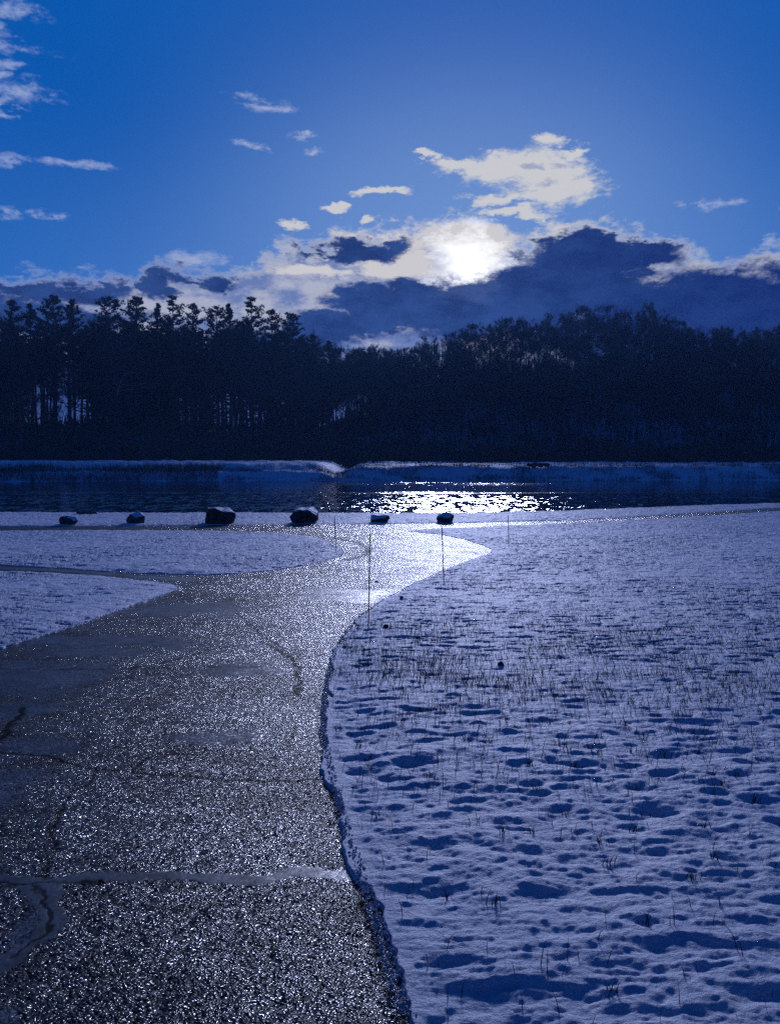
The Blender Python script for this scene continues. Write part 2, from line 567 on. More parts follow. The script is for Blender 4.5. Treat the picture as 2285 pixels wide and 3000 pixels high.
def m_asphalt():
    m, t, b, o = mat('wet_asphalt')
    o = t.v('MULTIPLY', o, (1, 1, 1))
    crack, tar, ice = attr(t, 'crack'), attr(t, 'tar'), attr(t, 'ice')
    rt = t.new('ShaderNodeMapping')
    rt.inputs['Rotation'].default_value = (0, 0, 0.61)
    t.put(rt.inputs['Vector'], t.v('MULTIPLY', o, (1, 1, 0)))
    wp = t.v('MULTIPLY', t.scale(t.noise(o, 9.0, 4, 0.6, 'Color'), 0.10), (1, 1, 0))
    o2 = t.v('ADD', rt.outputs[0], wp)

    def domes(sc, k_):
        w = t.new('ShaderNodeTexVoronoi', feature='F1', voronoi_dimensions='2D')
        t.put(w.inputs['Vector'], o2)
        w.inputs['Scale'].default_value = sc
        d = t.scale(t.v('SUBTRACT', o2, w.outputs['Position']), sc * k_)
        return w, t.v('MULTIPLY', d, (1, 1, 0))
    v, d1 = domes(88, 0.95)
    v2, d2 = domes(36, 0.45)
    big = t.noise(o, 0.9, 5, 0.6)
    mid = t.noise(o, 7.0, 5, 0.6)
    smooth = t.m('MAXIMUM', t.m('MULTIPLY', tar, 0.9), t.m('MULTIPLY', ice, 0.75))
    amp = t.m('MULTIPLY', t.m('SUBTRACT', 1.0, smooth), t.ss(mid, 0.25, 0.75, 0.8, 1.2))
    r1 = t.v('SUBTRACT', v.outputs['Color'], (.5, .5, .5))
    geo = t.new('ShaderNodeNewGeometry')
    per = t.v('ADD', t.v('ADD', d1, d2), t.scale(r1, 0.55))
    per = t.v('MULTIPLY', t.scale(per, amp), (1, 1, 0))
    nn = t.v('NORMALIZE', t.v('ADD', geo.outputs['Normal'], per))
    t.put(b.inputs['Coat Normal'], nn)
    t.put(b.inputs['Normal'], nn)
    basec = t.mix(t.ss(big, 0.35, 0.65), (0.008, 0.009, 0.011), (0.022, 0.024, 0.028))
    basec = t.mix(ice, basec, (0.035, 0.05, 0.075))
    basec = t.mix(tar, basec, (0.025, 0.03, 0.038))
    basec = t.mix(crack, basec, (0.012, 0.012, 0.013))
    t.put(b.inputs['Base Color'], basec)
    b.inputs['Roughness'].default_value = 0.6
    dry = t.m('MULTIPLY', t.m('SUBTRACT', 1.0, t.m('MULTIPLY', crack, 0.85)), t.m('MULTIPLY', t.ss(big, 0.3, 0.62, 0.5, 1.0), t.ss(mid, 0.32, 0.66, 0.5, 1.1)))
    vr, vg, vb = t.sep(v.outputs['Color'])
    chip = t.m('MAXIMUM', t.ss(vb, 0.15, 0.9, 0.15, 1.3), smooth)
    t.put(b.inputs['Coat Weight'], t.m('MULTIPLY', dry, chip))
    b.inputs['Coat IOR'].default_value = 1.45
    t.put(b.inputs['Coat Roughness'], t.m('ADD', 0.17, t.m('MULTIPLY', smooth, 0.22)))
    t.put(b.inputs['Specular IOR Level'], t.m('MULTIPLY', dry, 0.12))
    return m


def m_water():
    m, t, b, o = mat('lake_water')
    x, y, z = t.sep(o)
    band = t.noise(t.v('MULTIPLY', o, (0.030, 0.13, 1)), 1.0, 4, 0.6)
    yb = t.m('ADD', y, t.m('MULTIPLY', t.m('SUBTRACT', band, 0.5), 26.0))
    near = t.m('MAXIMUM', t.ss(yb, 80.0, 92.0, 1.0, 0.12), t.m('MULTIPLY', t.ss(yb, 93.0, 95.0), t.ss(yb, 98.0, 101.0, 0.9, 0.0)))
    farw = t.m('MULTIPLY', t.ss(yb, 120.0, 126.0), t.ss(yb, 132.0, 141.0, 0.7, 0.0))
    farw = t.m('MULTIPLY', farw, t.ss(t.noise(t.v('MULTIPLY', o, (0.05, 0.25, 1)), 1.0, 3, 0.6), 0.40, 0.60))
    wv = t.noise(t.v('MULTIPLY', o, (1.0, 0.33, 1)), 1.0, 2, 0.55, dist=0.6)
    wide = t.noise(t.v('MULTIPLY', o, (0.05, 0.10, 1)), 1.0, 3, 0.5)
    lee = t.m('ADD', t.ss(x, 8.0, 26.0, 0.0, 0.10), t.m('MULTIPLY', t.m('SUBTRACT', wide, 0.5), -0.22))
    face = t.ss(t.m('SUBTRACT', wv, lee), 0.50, 0.61)
    n2 = t.v('SUBTRACT', t.noise(t.v('MULTIPLY', o, (4, 1.6, 1)), 1.0, 3, 0.6, 'Color'), (.5, .5, .5))
    act = t.m('MAXIMUM', near, farw)
    lean = t.m('MULTIPLY', t.m('MULTIPLY', face, act), -0.115)
    p = t.v('MULTIPLY', t.scale(n2, t.m('ADD', 0.10, t.m('MULTIPLY', act, t.m('ADD', 0.12, t.m('MULTIPLY', face, 1.9))))), (1, 1, 0))
    p = t.v('ADD', p, t.xyz(0, lean, 0))
    nn = t.v('NORMALIZE', t.v('ADD', p, (0, 0, 1)))
    t.put(b.inputs['Normal'], nn)
    b.inputs['Base Color'].default_value = (0.004, 0.008, 0.014, 1)
    band2 = t.m('MAXIMUM', farw, t.m('MULTIPLY', t.ss(yb, 92.0, 95.0), t.ss(yb, 98.0, 101.0, 0.9, 0.0)))
    t.put(b.inputs['Roughness'], t.m('ADD', 0.04, t.m('MULTIPLY', band2, 0.10)))
    b.inputs['IOR'].default_value = 1.33
    return m


def m_simple(name, c1_, c2_, rough=0.85, scale=6.0, bs=0.5, bd=0.02, spec=0.3):
    m, t, b, o = mat(name)
    n = t.noise(o, scale, 5, 0.6)
    t.put(b.inputs['Base Color'], t.mix(t.ss(n, 0.35, 0.65), c1_, c2_))
    b.inputs['Roughness'].default_value = rough
    b.inputs['Specular IOR Level'].default_value = spec
    if bs:
        t.put(b.inputs['Normal'], bump(t, n, bs, bd))
    return m


SNOW = m_snow()
ASPH = m_asphalt()
WATER = m_water()
BARK = m_simple('bark', (0.035, 0.032, 0.03), (0.08, 0.07, 0.065), 0.9, 3)
NEEDLE = m_simple('pine_needles', (0.018, 0.034, 0.02), (0.035, 0.06, 0.03), 0.8, 2, 0)
TWIG = m_simple('twigs', (0.05, 0.042, 0.04), (0.09, 0.075, 0.07), 0.9, 2, 0)
PALE = m_simple('pale_dead_wood', (0.35, 0.34, 0.32), (0.5, 0.48, 0.45), 0.8, 5)
BRUSH = m_simple('dry_brush', (0.04, 0.035, 0.03), (0.09, 0.075, 0.055), 0.9, 1, 0)
GRASS = m_simple('dry_grass', (0.008, 0.008, 0.007), (0.024, 0.02, 0.015), 0.8, 5, 0)
ROCK = m_simple('boulder_stone', (0.02, 0.02, 0.022), (0.07, 0.068, 0.066), 0.85, 4, 1.0, 0.06)
POLE = m_simple('stake_plastic', (0.05, 0.03, 0.02), (0.07, 0.035, 0.02), 0.5, 8, 0)


# ------------------------------------------------------------------ ground sheet: polar grid round the viewer out to the horizon
def polar(angles, radii):
    A, Rr = np.meshgrid(angles, radii)
    X, Y = (Rr * np.sin(A)).ravel(), (Rr * np.cos(A)).ravel()
    na, nr = len(angles), len(radii)
    idx = np.arange(na * nr).reshape(nr, na)
    f = np.stack([idx[:-1, :-1], idx[:-1, 1:], idx[1:, 1:], idx[1:, :-1]], -1).reshape(-1, 4)
    return X, Y, f


fine = np.radians(np.linspace(-29, 29, 1150))
left_a = np.radians(np.linspace(-180, -29, 90, endpoint=False))
right_a = np.radians(np.linspace(29, 180, 91)[1:])
angs = np.concatenate([left_a, fine, right_a])
radii = np.concatenate([np.geomspace(0.05, 2.0, 30, endpoint=False), np.geomspace(2.0, 78, 1150, endpoint=False), np.geomspace(78, 240, 140, endpoint=False), np.geomspace(240, 3500, 60)])
X, Y, f = polar(angs, radii)
Z = ground_z(X, Y)
near = (Y < shore(X) + 4) & (Y < 110)
sdn = np.full(X.shape, -1.0)
sdn[near] = snow_sd(X[near], Y[near])
H = np.zeros(X.shape)
H[near] = snow_h(X[near], Y[near], sdn[near])
ZS = Z + np.where(near, H, (0.25 * fbm(X * 0.5, Y * 0.5, 4, 77) + 0.45 * fbm(X * 0.16, Y * 0.3, 3, 78)) * (Y > 110))
ground = np_mesh('ground', np.stack([X, Y, ZS], 1), f, SNOW, True)
tag(ground, kind='structure')

# ------------------------------------------------------------------ asphalt path (same grid, only where the snow is away)
CR = [([(-300, 2205), (0, 2210), (120, 2212), (200, 2235), (280, 2252), (400, 2262), (500, 2268), (640, 2285), (780, 2290), (955, 2278)], 0.015, 1),
      ([(275, 2252), (240, 2300), (200, 2350), (172, 2400), (150, 2450), (160, 2500), (150, 2570)], 0.012, .9),
      ([(-200, 1962), (0, 1960), (300, 1961), (600, 1955), (760, 1953), (960, 1958)], 0.018, .9),
      ([(380, 1958), (470, 1943), (540, 1925), (600, 1905), (690, 1892), (760, 1885)], 0.022, 1),
      ([(780, 1885), (830, 1912), (868, 1945), (876, 1990), (868, 2035)], 0.032, 1),
      ([(690, 1795), (735, 1830), (765, 1860), (835, 1905)], 0.030, .9),
      ([(-60, 2215), (0, 2170), (25, 2140), (50, 2100), (68, 2072)], 0.026, 1),
      ([(400, 2252), (430, 2222), (480, 2210), (580, 2206)], 0.014, .9),
      ([(400, 1825), (620, 1828), (740, 1836), (900, 1842)], 0.016, .6),
      ([(100, 2590), (130, 2640), (145, 2690), (125, 2740), (80, 2775), (20, 2815)], 0.005, .9),
      ([(870, 2125), (850, 2160), (848, 2190)], 0.02, .7),
      ([(560, 1690), (620, 1695), (760, 1700), (900, 1690)], 0.02, .4),
      ([(1010, 1660), (1060, 1680), (1150, 1705)], 0.03, .4),
      ([(760, 2200), (900, 2215), (955, 2225)], 0.012, .6),
      ([(850, 1565), (960, 1572), (1050, 1590), (1082, 1608), (1065, 1628), (1010, 1642)], 0.16, .9),
      ([(760, 1552), (880, 1556), (960, 1562)], 0.20, .7),
      ([(1170, 1545), (1300, 1560), (1380, 1572)], 0.12, .5),
       ([(1180, 1600), (1230, 1606), (1262, 1612), (1258, 1622)], 0.10, .7), ([(1250, 1592), (1310, 1598), (1330, 1606)], 0.09, .6), ([(1190, 1655), (1215, 1664), (1250, 1668)], 0.05, .7),
       ([(1340, 1620), (1390, 1618), (1400, 1625)], 0.08, .7), ([(1090, 1690), (1180, 1680), (1290, 1662)], 0.012, .6), ([(1150, 1572), (1200, 1582), (1290, 1584)], 0.08, .5), ([(960, 1740), (1040, 1748), (1100, 1755)], 0.014, .5),
       ([(0, 2590), (60, 2585), (150, 2583), (300, 2590)], 0.006, 1)]
TAR = [([(-200, 2575), (0, 2577), (150, 2582), (300, 2572), (450, 2560), (600, 2570), (740, 2578), (850, 2552), (1060, 2556)], 0.042),
       ([(-200, 2062), (0, 2065), (300, 2066), (450, 2068), (600, 2075), (800, 2087), (960, 2092)], 0.022),
       ([(110, 2590), (140, 2650), (150, 2700), (110, 2750), (50, 2795), (-40, 2850)], 0.06),
       ([(-200, 1640), (0, 1664), (200, 1672), (400, 1688), (560, 1700)], 0.25)]
ICE = [(380, 1878, 400, 26), (120, 1985, 220, 52), (40, 2080, 140, 30), (150, 2190, 200, 40), (620, 2160, 160, 30), (700, 1960, 150, 24), (90, 2710, 45, 70), (0, 2990, 60, 60), (560, 1780, 260, 24),
       (-60, 2350, 160, 150), (1000, 1740, 200, 22), (300, 1900, 200, 20)]


def path_masks(x, y):
    wx = x + 0.06 * fbm(x * 6, y * 6, 5, 91, 0.62)
    wy = y + 0.06 * fbm(x * 6, y * 6, 5, 92, 0.62)
    jag = 0.9 + 1.7 * fbm(x * 9, y * 9, 4, 93)
    cr = np.zeros(x.shape)
    for l, w, s in CR:
        p = [at(*q) for q in l]
        d = seg_d(wx, wy, p)
        ww = np.maximum(w, 0.008) + 0.004 * (len(l) > 8) * (0.35 + 0.9 * np.clip(jag, 0, 2)) * 0.75
        cr = np.maximum(cr, s * (1 - sst(d, ww * 0.4, ww * 1.3 + 0.002)))
    ta = np.zeros(x.shape)
    for l, w in TAR:
        p = [at(*q) for q in l]
        d = seg_d(wx, wy, p) + 0.35 * w * fbm(x * 3, y * 3, 3, 95)
        ta = np.maximum(ta, 1 - sst(d, w * 0.75, w * 1.1))
    ic = np.zeros(x.shape)
    for px, py, rx, ry in ICE:
        cx, cy = at(px, py)
        ax = abs(at(px + rx, py)[0] - cx)
        ay = abs(at(px, py - ry)[1] - at(px, py + ry)[1]) / 2
        r = np.hypot((x - cx) / ax, (y - cy) / ay) + 0.9 * fbm(x * 2.2, y * 2.2, 5, 97)
        ic = np.maximum(ic, 0.8 * (1 - sst(r, 0.4, 1.15)))
    return cr, ta, ic


pa = (Y > -30) & near & (sdn < 0.16)
ids = np.full(X.shape, -1)
used = pa[f].all(1)
fp = f[used]
u = np.unique(fp)
ids[u] = np.arange(len(u))
px_, py_ = X[u], Y[u]
cr, ta, ic = path_masks(px_, py_)
pz = ground_z(px_, py_) - 0.0015 * cr + 0.001 * ta + 0.006 * fbm(px_ * 0.8, py_ * 0.8, 3, 99) 
path = np_mesh('path', np.stack([px_, py_, pz], 1), ids[fp], ASPH, True)
add_attr(path, 'crack', cr)
add_attr(path, 'tar', ta)
add_attr(path, 'ice', ic)
tag(path, kind='structure')

# ------------------------------------------------------------------ lake
lake = np_mesh('water', [(-900, 50, 0), (900, 50, 0), (900, 175, 0), (-900, 175, 0)], np.array([[0, 1, 2, 3]]), WATER)
tag(lake, kind='structure')


# ------------------------------------------------------------------ grass (countless blades: stuff)
def blades(name, bx, by, bz, h, w, lean, m, label, kind='stuff', cat='grass', segs=2):
    n = len(bx)
    a = rng.uniform(0, 2 * np.pi, n)
    la = rng.uniform(0, 2 * np.pi, n)
    lx, ly = np.cos(la) * lean * h, np.sin(la) * lean * h
    wx, wy = np.cos(a) * w / 2, np.sin(a) * w / 2
    V = np.empty((n, 5, 3))
    V[:, 0] = np.stack([bx - wx, by - wy, bz - 0.01], 1)
    V[:, 1] = np.stack([bx + wx, by + wy, bz - 0.01], 1)
    V[:, 2] = np.stack([bx - wx * .8 + lx * .35, by - wy * .8 + ly * .35, bz + h * .55], 1)
    V[:, 3] = np.stack([bx + wx * .8 + lx * .35, by + wy * .8 + ly * .35, bz + h * .55], 1)
    V[:, 4] = np.stack([bx + lx, by + ly, bz + h], 1)
    b0 = np.arange(n)[:, None] * 5
    q = b0 + np.array([[0, 1, 3, 2]])
    t_ = b0 + np.array([[2, 3, 4]])
    o = np_mesh(name, V.reshape(-1, 3), [q, t_], m)
    return tag(o, label, cat, kind=kind)


def surf(x, y):
    return ground_z(x, y) + snow_h(x, y, snow_sd(x, y))


N = 170000
r_ = np.exp(rng.uniform(math.log(2.3), math.log(55), N))
a_ = np.radians(rng.uniform(-34, 34, N))
gx, gy = r_ * np.sin(a_), r_ * np.cos(a_)
keep = rng.uniform(0, 1, N) < (0.008 + 0.05 * sst(r_, 4, 9) + 0.90 * rough_mask(gx, gy) ** 1.5 * sst(r_, 3.0, 9.5) + 0.55 * np.exp(-((gx - 1.2) / 1.5) ** 2 - ((gy - 6.8) / 1.6) ** 2)) * (0.35 + 0.65 * sst(fbm(gx * 2.5, gy * 2.5, 2, 111), -0.2, 0.3))
gx, gy = gx[keep], gy[keep]
s_ = snow_sd(gx, gy)
k2 = (s_ > 0.03) & (gy < shore(gx) - 0.3)
gx, gy = gx[k2], gy[k2]
rr = np.hypot(gx, gy)
blades('grass', gx, gy, surf(gx, gy), rng.uniform(0.02, 0.06, len(gx)) * (1 + 0.4 * (rr < 8)), 0.0024 + 0.00034 * rr, 0.5, GRASS, 'thin dark dry grass blades poking up through the snow', segs=2)
# tussocks in the near snow: clusters of longer bent blades
ci, cj = np.meshgrid(np.arange(-2, 27), np.arange(7, 40))
tx, ty, _rx, _ry, _dp = dimple_cell(ci.ravel(), cj.ravel(), 0.26, 7)
kk = (_dp > 0.004) & (rng.uniform(0, 1, len(tx)) < 0.9)
tx, ty = tx[kk], ty[kk] + 0.01
kk = snow_sd(tx, ty) > 0.10
tx, ty = tx[kk], ty[kk]
cnt = rng.integers(2, 12, len(tx))
bx = np.repeat(tx, cnt) + rng.normal(0, 0.014, cnt.sum())
by = np.repeat(ty, cnt) + rng.normal(0, 0.010, cnt.sum())
blades('grass_tufts', bx, by, surf(bx, by), rng.uniform(0.012, 0.055, len(bx)), 0.0046, 0.7, GRASS, 'bent dry grass tufts standing in the near snow')

# frosted blades hanging over the edges of the asphalt
ex, ey, nx_, ny_ = [], [], [], []
for PP in (FIELD[:27], LOWER[3:16], ISLAND[2:17]):
    for (ax, ay), (bx_, by_) in zip(PP[:-1], PP[1:]):
        L = math.hypot(bx_ - ax, by_ - ay)
        if L > 30:
            continue
        dmid = math.hypot((ax + bx_) / 2, (ay + by_) / 2)
        n = int(L * min(260, 1500 / max(dmid, 1)))
        t = rng.uniform(0, 1, n)
        ex += list(ax + (bx_ - ax) * t)
        ey += list(ay + (by_ - ay) * t)
        nx_ += [(by_ - ay) / L] * n
        ny_ += [-(bx_ - ax) / L] * n
ex, ey, nx_, ny_ = map(np.array, (ex, ey, nx_, ny_))
tst = snow_sd(ex + nx_ * 0.05, ey + ny_ * 0.05)
sg = np.where(tst > 0, -1.0, 1.0)           # point outwards, onto the path
nx_, ny_ = nx_ * sg, ny_ * sg
n = len(ex)
off = rng.uniform(-0.03, 0.01, n)
ex, ey = ex + nx_ * off, ey + ny_ * off
ang = rng.normal(0, 0.55, n)
c_, s2 = np.cos(ang), np.sin(ang)
ox, oy = nx_ * c_ - ny_ * s2, nx_ * s2 + ny_ * c_
Ld = rng.uniform(0.008, 0.036, n)
wd = rng.uniform(0.0015, 0.004, n)
z0_ = ground_z(ex, ey) + rng.uniform(0.008, 0.026, n)
V = np.empty((n, 6, 3))
for i, (fr, hh, ww) in enumerate(((0, 0, 1), (0.6, 0.25, 0.8))):
    for j, sx in enumerate((-1, 1)):
        V[:, i * 2 + j] = np.stack([ex + ox * Ld * fr - oy * wd * ww * sx, ey + oy * Ld * fr + ox * wd * ww * sx, z0_ - Ld * 0.15 * fr], 1)
V[:, 4] = np.stack([ex + ox * Ld, ey + oy * Ld, np.maximum(z0_ - Ld * 0.35, ground_z(ex, ey) + 0.004)], 1)
V[:, 5] = np.stack([ex + ox * Ld * 0.3, ey + oy * Ld * 0.3, z0_ + 0.006], 1)
b0 = np.arange(n)[:, None] * 6
tf = np.concatenate([b0 + np.array([[0, 1, 5]]), b0 + np.array([[1, 3, 5]]), b0 + np.array([[3, 2, 5]]), b0 + np.array([[2, 0, 5]]), b0 + np.array([[2, 3, 4]])])
fg = np_mesh('frosted_grass', V.reshape(-1, 3), tf, SNOW)
tag(fg, 'snow crusted grass fringe hanging over the edges of the asphalt path', 'grass', kind='stuff')


# ------------------------------------------------------------------ tube builder for trees
class Tubes:
    def __init__(s):
        s.v, s.q, s.t, s.n = [], [], [], 0

    def tube(s, pts, rad, sides=5, cap=True):
        pts = np.asarray(pts, float)
        n = len(pts)
        T = np.gradient(pts, axis=0)
        T /= np.linalg.norm(T, axis=1)[:, None] + 1e-9
        ref = np.array([0.3, 0.9, 0.1]) if abs(T[0][2]) > 0.7 else np.array([0, 0, 1.0])
        U = np.cross(T, ref)
        U /= np.linalg.norm(U, axis=1)[:, None] + 1e-9
        Vv = np.cross(T, U)
        a = np.arange(sides) * 2 * np.pi / sides
        ring = pts[:, None] + np.asarray(rad)[:, None, None] * (np.cos(a)[None, :, None] * U[:, None] + np.sin(a)[None, :, None] * Vv[:, None])
        s.v.append(ring.reshape(-1, 3))
        i = np.arange(n - 1)[:, None] * sides
        j = np.arange(sides)[None]
        jn = (j + 1) % sides
        s.q.append(np.stack([i + j, i + jn, i + sides + jn, i + sides + j], -1).reshape(-1, 4) + s.n)
        s.n += n * sides

    def tri(s, V):                       # V (n,3,3)
        V = np.asarray(V)
        s.v.append(V.reshape(-1, 3))
        s.t.append(np.arange(len(V) * 3).reshape(-1, 3) + s.n)
        s.n += len(V) * 3

    def build(s, name, m, parent=None, smooth=False):
        return np_mesh(name, np.concatenate(s.v), ([np.concatenate(s.q)] if s.q else []) + ([np.concatenate(s.t)] if s.t else []), m, smooth, parent)


def curve(p0, d, L, n, wob, up=0.0, g=None):
    g = g or rng
    d = np.array(d, float)
    d /= np.linalg.norm(d)
    pts = [np.array(p0, float)]
    for i in range(n):
        d = d + g.normal(0, wob, 3) + np.array([0, 0, up])
        d /= np.linalg.norm(d)
        pts.append(pts[-1] + d * L / n)
    return np.array(pts)


def pine_mesh(Ht, cb, seed, wide):
    """white pine: bare lower trunk, uneven tiers of upswept limbs, clumps of needles"""
    g = np.random.default_rng(seed)
    tr, cw = Tubes(), Tubes()
    tp = np.array([[0.12 * math.sin(i * 0.9 + seed), 0.12 * math.cos(i * 0.7 + seed), Ht * i / 12] for i in range(13)])
    tr.tube(tp, np.linspace(0.30, 0.04, 13) * (Ht / 26), 7)
    for i in range(16):                                             # dead lower limbs
        h = Ht * g.uniform(0.12, cb + 0.05)
        a = g.uniform(0, 6.28)
        pts = curve((0, 0, h), (math.cos(a), math.sin(a), g.uniform(-0.25, 0.25)), g.uniform(0.8, 2.6), 4, 0.12, 0, g)
        tr.tube(pts, np.linspace(0.04, 0.012, 5), 3)
    h = Ht * cb
    tri = []
    while h < Ht * 0.99:
        u = (h / Ht - cb) / (1 - cb)
        prof = wide * (0.45 + 0.75 * math.sin(math.pi * min(1, u * 0.7 + 0.2))) * (1 - 0.78 * u ** 3) * g.uniform(0.75, 1.25)
        for b in range(g.integers(3, 6)):
            L = prof * g.uniform(0.45, 1.25)
            a = g.uniform(0, 6.28)
            pts = curve((0, 0, h), (math.cos(a), math.sin(a), 0.05 + 0.55 * u + g.uniform(-.15, .25)), L, 5, 0.10, 0.07, g)
            tr.tube(pts, np.linspace(0.06, 0.015, 6), 3)
            nt = int(7 + L * 6)
            for _ in range(nt):
                q = g.uniform(0.30, 1.0)
                ii = min(4, int(q * 5))
                c = pts[ii] + (pts[ii + 1] - pts[ii]) * (q * 5 - ii) + g.normal(0, 0.20, 3) * np.array([1, 1, .6])
                nn = 7
                d = g.normal(0, 1, (nn, 3))
                d[:, 2] = np.abs(d[:, 2]) * 0.8 + 0.05
                d /= np.linalg.norm(d, axis=1)[:, None]
                s_ = np.cross(d, g.normal(0, 1, (nn, 3)))
                s_ /= np.linalg.norm(s_, axis=1)[:, None] + 1e-9
                ln = g.uniform(0.22, 0.50, (nn, 1))
                tri.append(np.stack([c - s_ * 0.035, c + s_ * 0.035, c + d * ln], 1))
                tri.append(np.stack([c - d * 0.1 - s_ * 0.12, c - d * 0.1 + s_ * 0.12, c + d * ln * 0.55], 1))
        h += Ht * 0.028 * g.uniform(0.6, 1.5)
    cw.tri(np.concatenate(tri))
    return tr, cw


def bare_mesh(Ht, seed, spread):
    """leafless broadleaf: forking trunk, limbs, and a haze of twigs"""
    g = np.random.default_rng(seed)
    tr, cw = Tubes(), Tubes()
    th = Ht * 0.55
    tp = curve((0, 0, 0), (0, 0, 1), Ht * 0.86, 9, 0.045, 0.03, g)
    tr.tube(tp, np.linspace(0.24, 0.035, 10) * Ht / 20, 6)
    tw = []

    def grow(p, d, L, r, lev):
        pts = curve(p, d, L, 4, 0.13, 0.10, g)
        (tr if lev == 0 else cw).tube(pts, np.linspace(r, r * 0.4, 5), 3)
        if lev >= 2:
            nn = 14
            q = g.uniform(0.1, 1, nn) * 4
            ii = np.minimum(3, q.astype(int))
            c = pts[ii] + (pts[ii + 1] - pts[ii]) * (q - ii)[:, None]
            dd = (pts[-1] - pts[0])[None] / L + g.normal(0, 0.6, (nn, 3)) + np.array([0, 0, .35])
            dd /= np.linalg.norm(dd, axis=1)[:, None]
            sx = np.cross(dd, g.normal(0, 1, (nn, 3)))
            sx /= np.linalg.norm(sx, axis=1)[:, None] + 1e-9
            ln = g.uniform(0.35, 1.0, (nn, 1))
            tw.append(np.stack([c - sx * 0.022, c + sx * 0.022, c + dd * ln], 1))
            return
        for _ in range(7 if lev == 0 else 6):
            q = g.uniform(0.25, 1) * 4
            i = min(3, int(q))
            c = pts[i] + (pts[i + 1] - pts[i]) * (q - i)
            dn = (pts[-1] - pts[0]) / L + g.normal(0, 0.5, 3)
            grow(c, dn, L * g.uniform(0.35, 0.6), r * 0.5, lev + 1)
    for i in range(15):
        u = g.uniform(0.32, 1.0)
        q = u * 9
        j = min(8, int(q))
        c = tp[j] + (tp[j + 1] - tp[j]) * (q - j)
        a = i * 2.4 + g.uniform(-.4, .4)
        L = spread * (1.25 - 0.65 * u) * g.uniform(0.8, 1.2)
        grow(c, (math.cos(a), math.sin(a), 0.55 + 0.8 * u), L, 0.075 * (1.3 - 0.7 * u), 0)
    cw.tri(np.concatenate(tw))
    return tr, cw


protos_p, protos_b = [], []
PROTO_N = 0
for i, (cb, wide) in enumerate([(0.50, 3.4), (0.60, 2.8), (0.42, 3.0), (0.66, 3.3), (0.55, 2.4)]):
    tr, cw = pine_mesh(26.0, cb, 100 + i, wide)
    protos_p.append((tr, cw))
for i, (H_, sp) in enumerate([(20, 5.2), (20, 4.2), (20, 6.0), (20, 4.8)]):
    tr, cw = bare_mesh(20.0, 200 + i, sp)
    protos_b.append((tr, cw))


def mesh_only(tb, name, m):
    o = tb.build(name, m)
    me = o.data
    bpy.data.objects.remove(o)
    return me


pm = [(mesh_only(a, 'trunk', BARK), mesh_only(b, 'crown', NEEDLE)) for a, b in protos_p]
bm_ = [(mesh_only(a, 'trunk', BARK), mesh_only(b, 'crown', TWIG)) for a, b in protos_b]


def gz(x, y):
    return float(ground_z(np.array([x]), np.array([y]))[0])


def plant(kind, variant, x, y, ztop, label, group, wscale=1.0):
    me = (pm if kind == 'pine' else bm_)[variant]
    H0 = 26.0 if kind == 'pine' else 20.5
    z = gz(x, y) - 0.15
    s = (ztop - z) / H0
    root = empty('pine_tree' if kind == 'pine' else 'bare_tree', (x, y, z), rng.uniform(0, 6.28))
    root.scale = (s * wscale, s * wscale, s)
    for nm, m_ in (('trunk', me[0]), ('crown', me[1])):
        c = bpy.data.objects.new(nm, m_)
        col.objects.link(c)
        c.parent = root
    tag(root, label, 'pine tree' if kind == 'pine' else 'bare tree', group)
    return root


def spot(px, dist):
    x, y, z = ray(px, 1340)
    return x / y * dist, dist


def ztop(py, dist):
    x, y, z = ray(1142, py)
    return EYE + z / y * dist


# the pines of the skyline
SKY_P = [(48, 884, 1, 'pine with a small tufted top near the left edge of the photo', 0.9), (102, 893, 4, 'low narrow pine beside the small tufted pine at far left', 0.9),
         (167, 864, 0, 'tall broad dark pine, the highest at the left end of the ridge', 1.0), (221, 880, 4, 'slim pine just right of the highest left pine', 0.9),
         (330, 876, 3, 'compact bushy pine standing apart left of the dense pine group', 1.0), (408, 868, 0, 'dense wide pine under the small dark round cloud', 1.1),
         (470, 893, 4, 'lower pine in the gap between two dense wide pines', 0.8), (514, 868, 2, 'tall wide pine with a flat tufted top under the grey cloud', 1.15),
         (571, 895, 1, 'rounded pine on the right shoulder of the flat topped pine', 1.0), (640, 903, 3, 'short bushy pine before the notch in the pine row', 1.0),
         (677, 893, 4, 'thin ragged pine top between the bushy pine and the tallest spire', 0.8), (741, 872, 2, 'tall lobed pine, the highest of the three at the right end', 1.25),
         (800, 912, 1, 'leaning lower pine right of the tall lobed pine', 1.0), (854, 916, 0, 'isolated round headed pine at the right end of the row', 1.1),
         (918, 985, 1, 'small pine where the tall pines step down to the bare wood', 1.1), (965, 1003, 4, 'lowest small pine at the foot of the step down', 1.1)]
for i, (px, py, v, lab, w) in enumerate(SKY_P):
    d = 322 + (i * 37 % 9)
    x, y = spot(px, d)
    plant('pine', v, x, y, ztop(py - 4, d), lab, 'pines on the skyline', w * 1.12)
prof_px = np.array([-700, -100, 0, 200, 330, 420, 620, 760, 870, 900, 960, 1020, 1100, 1200, 1270, 1330, 1400, 1450, 1520, 1600, 1700, 1800, 1900, 1960, 2010, 2060, 2100, 2160, 2200, 2285, 2400, 3000])
prof_py = np.array([930, 915, 915, 905, 905, 900, 915, 910, 935, 975, 1005, 1015, 1015, 1010, 982, 962, 947, 928, 930, 922, 895, 902, 896, 915, 952, 966, 950, 962, 952, 956, 955, 955])
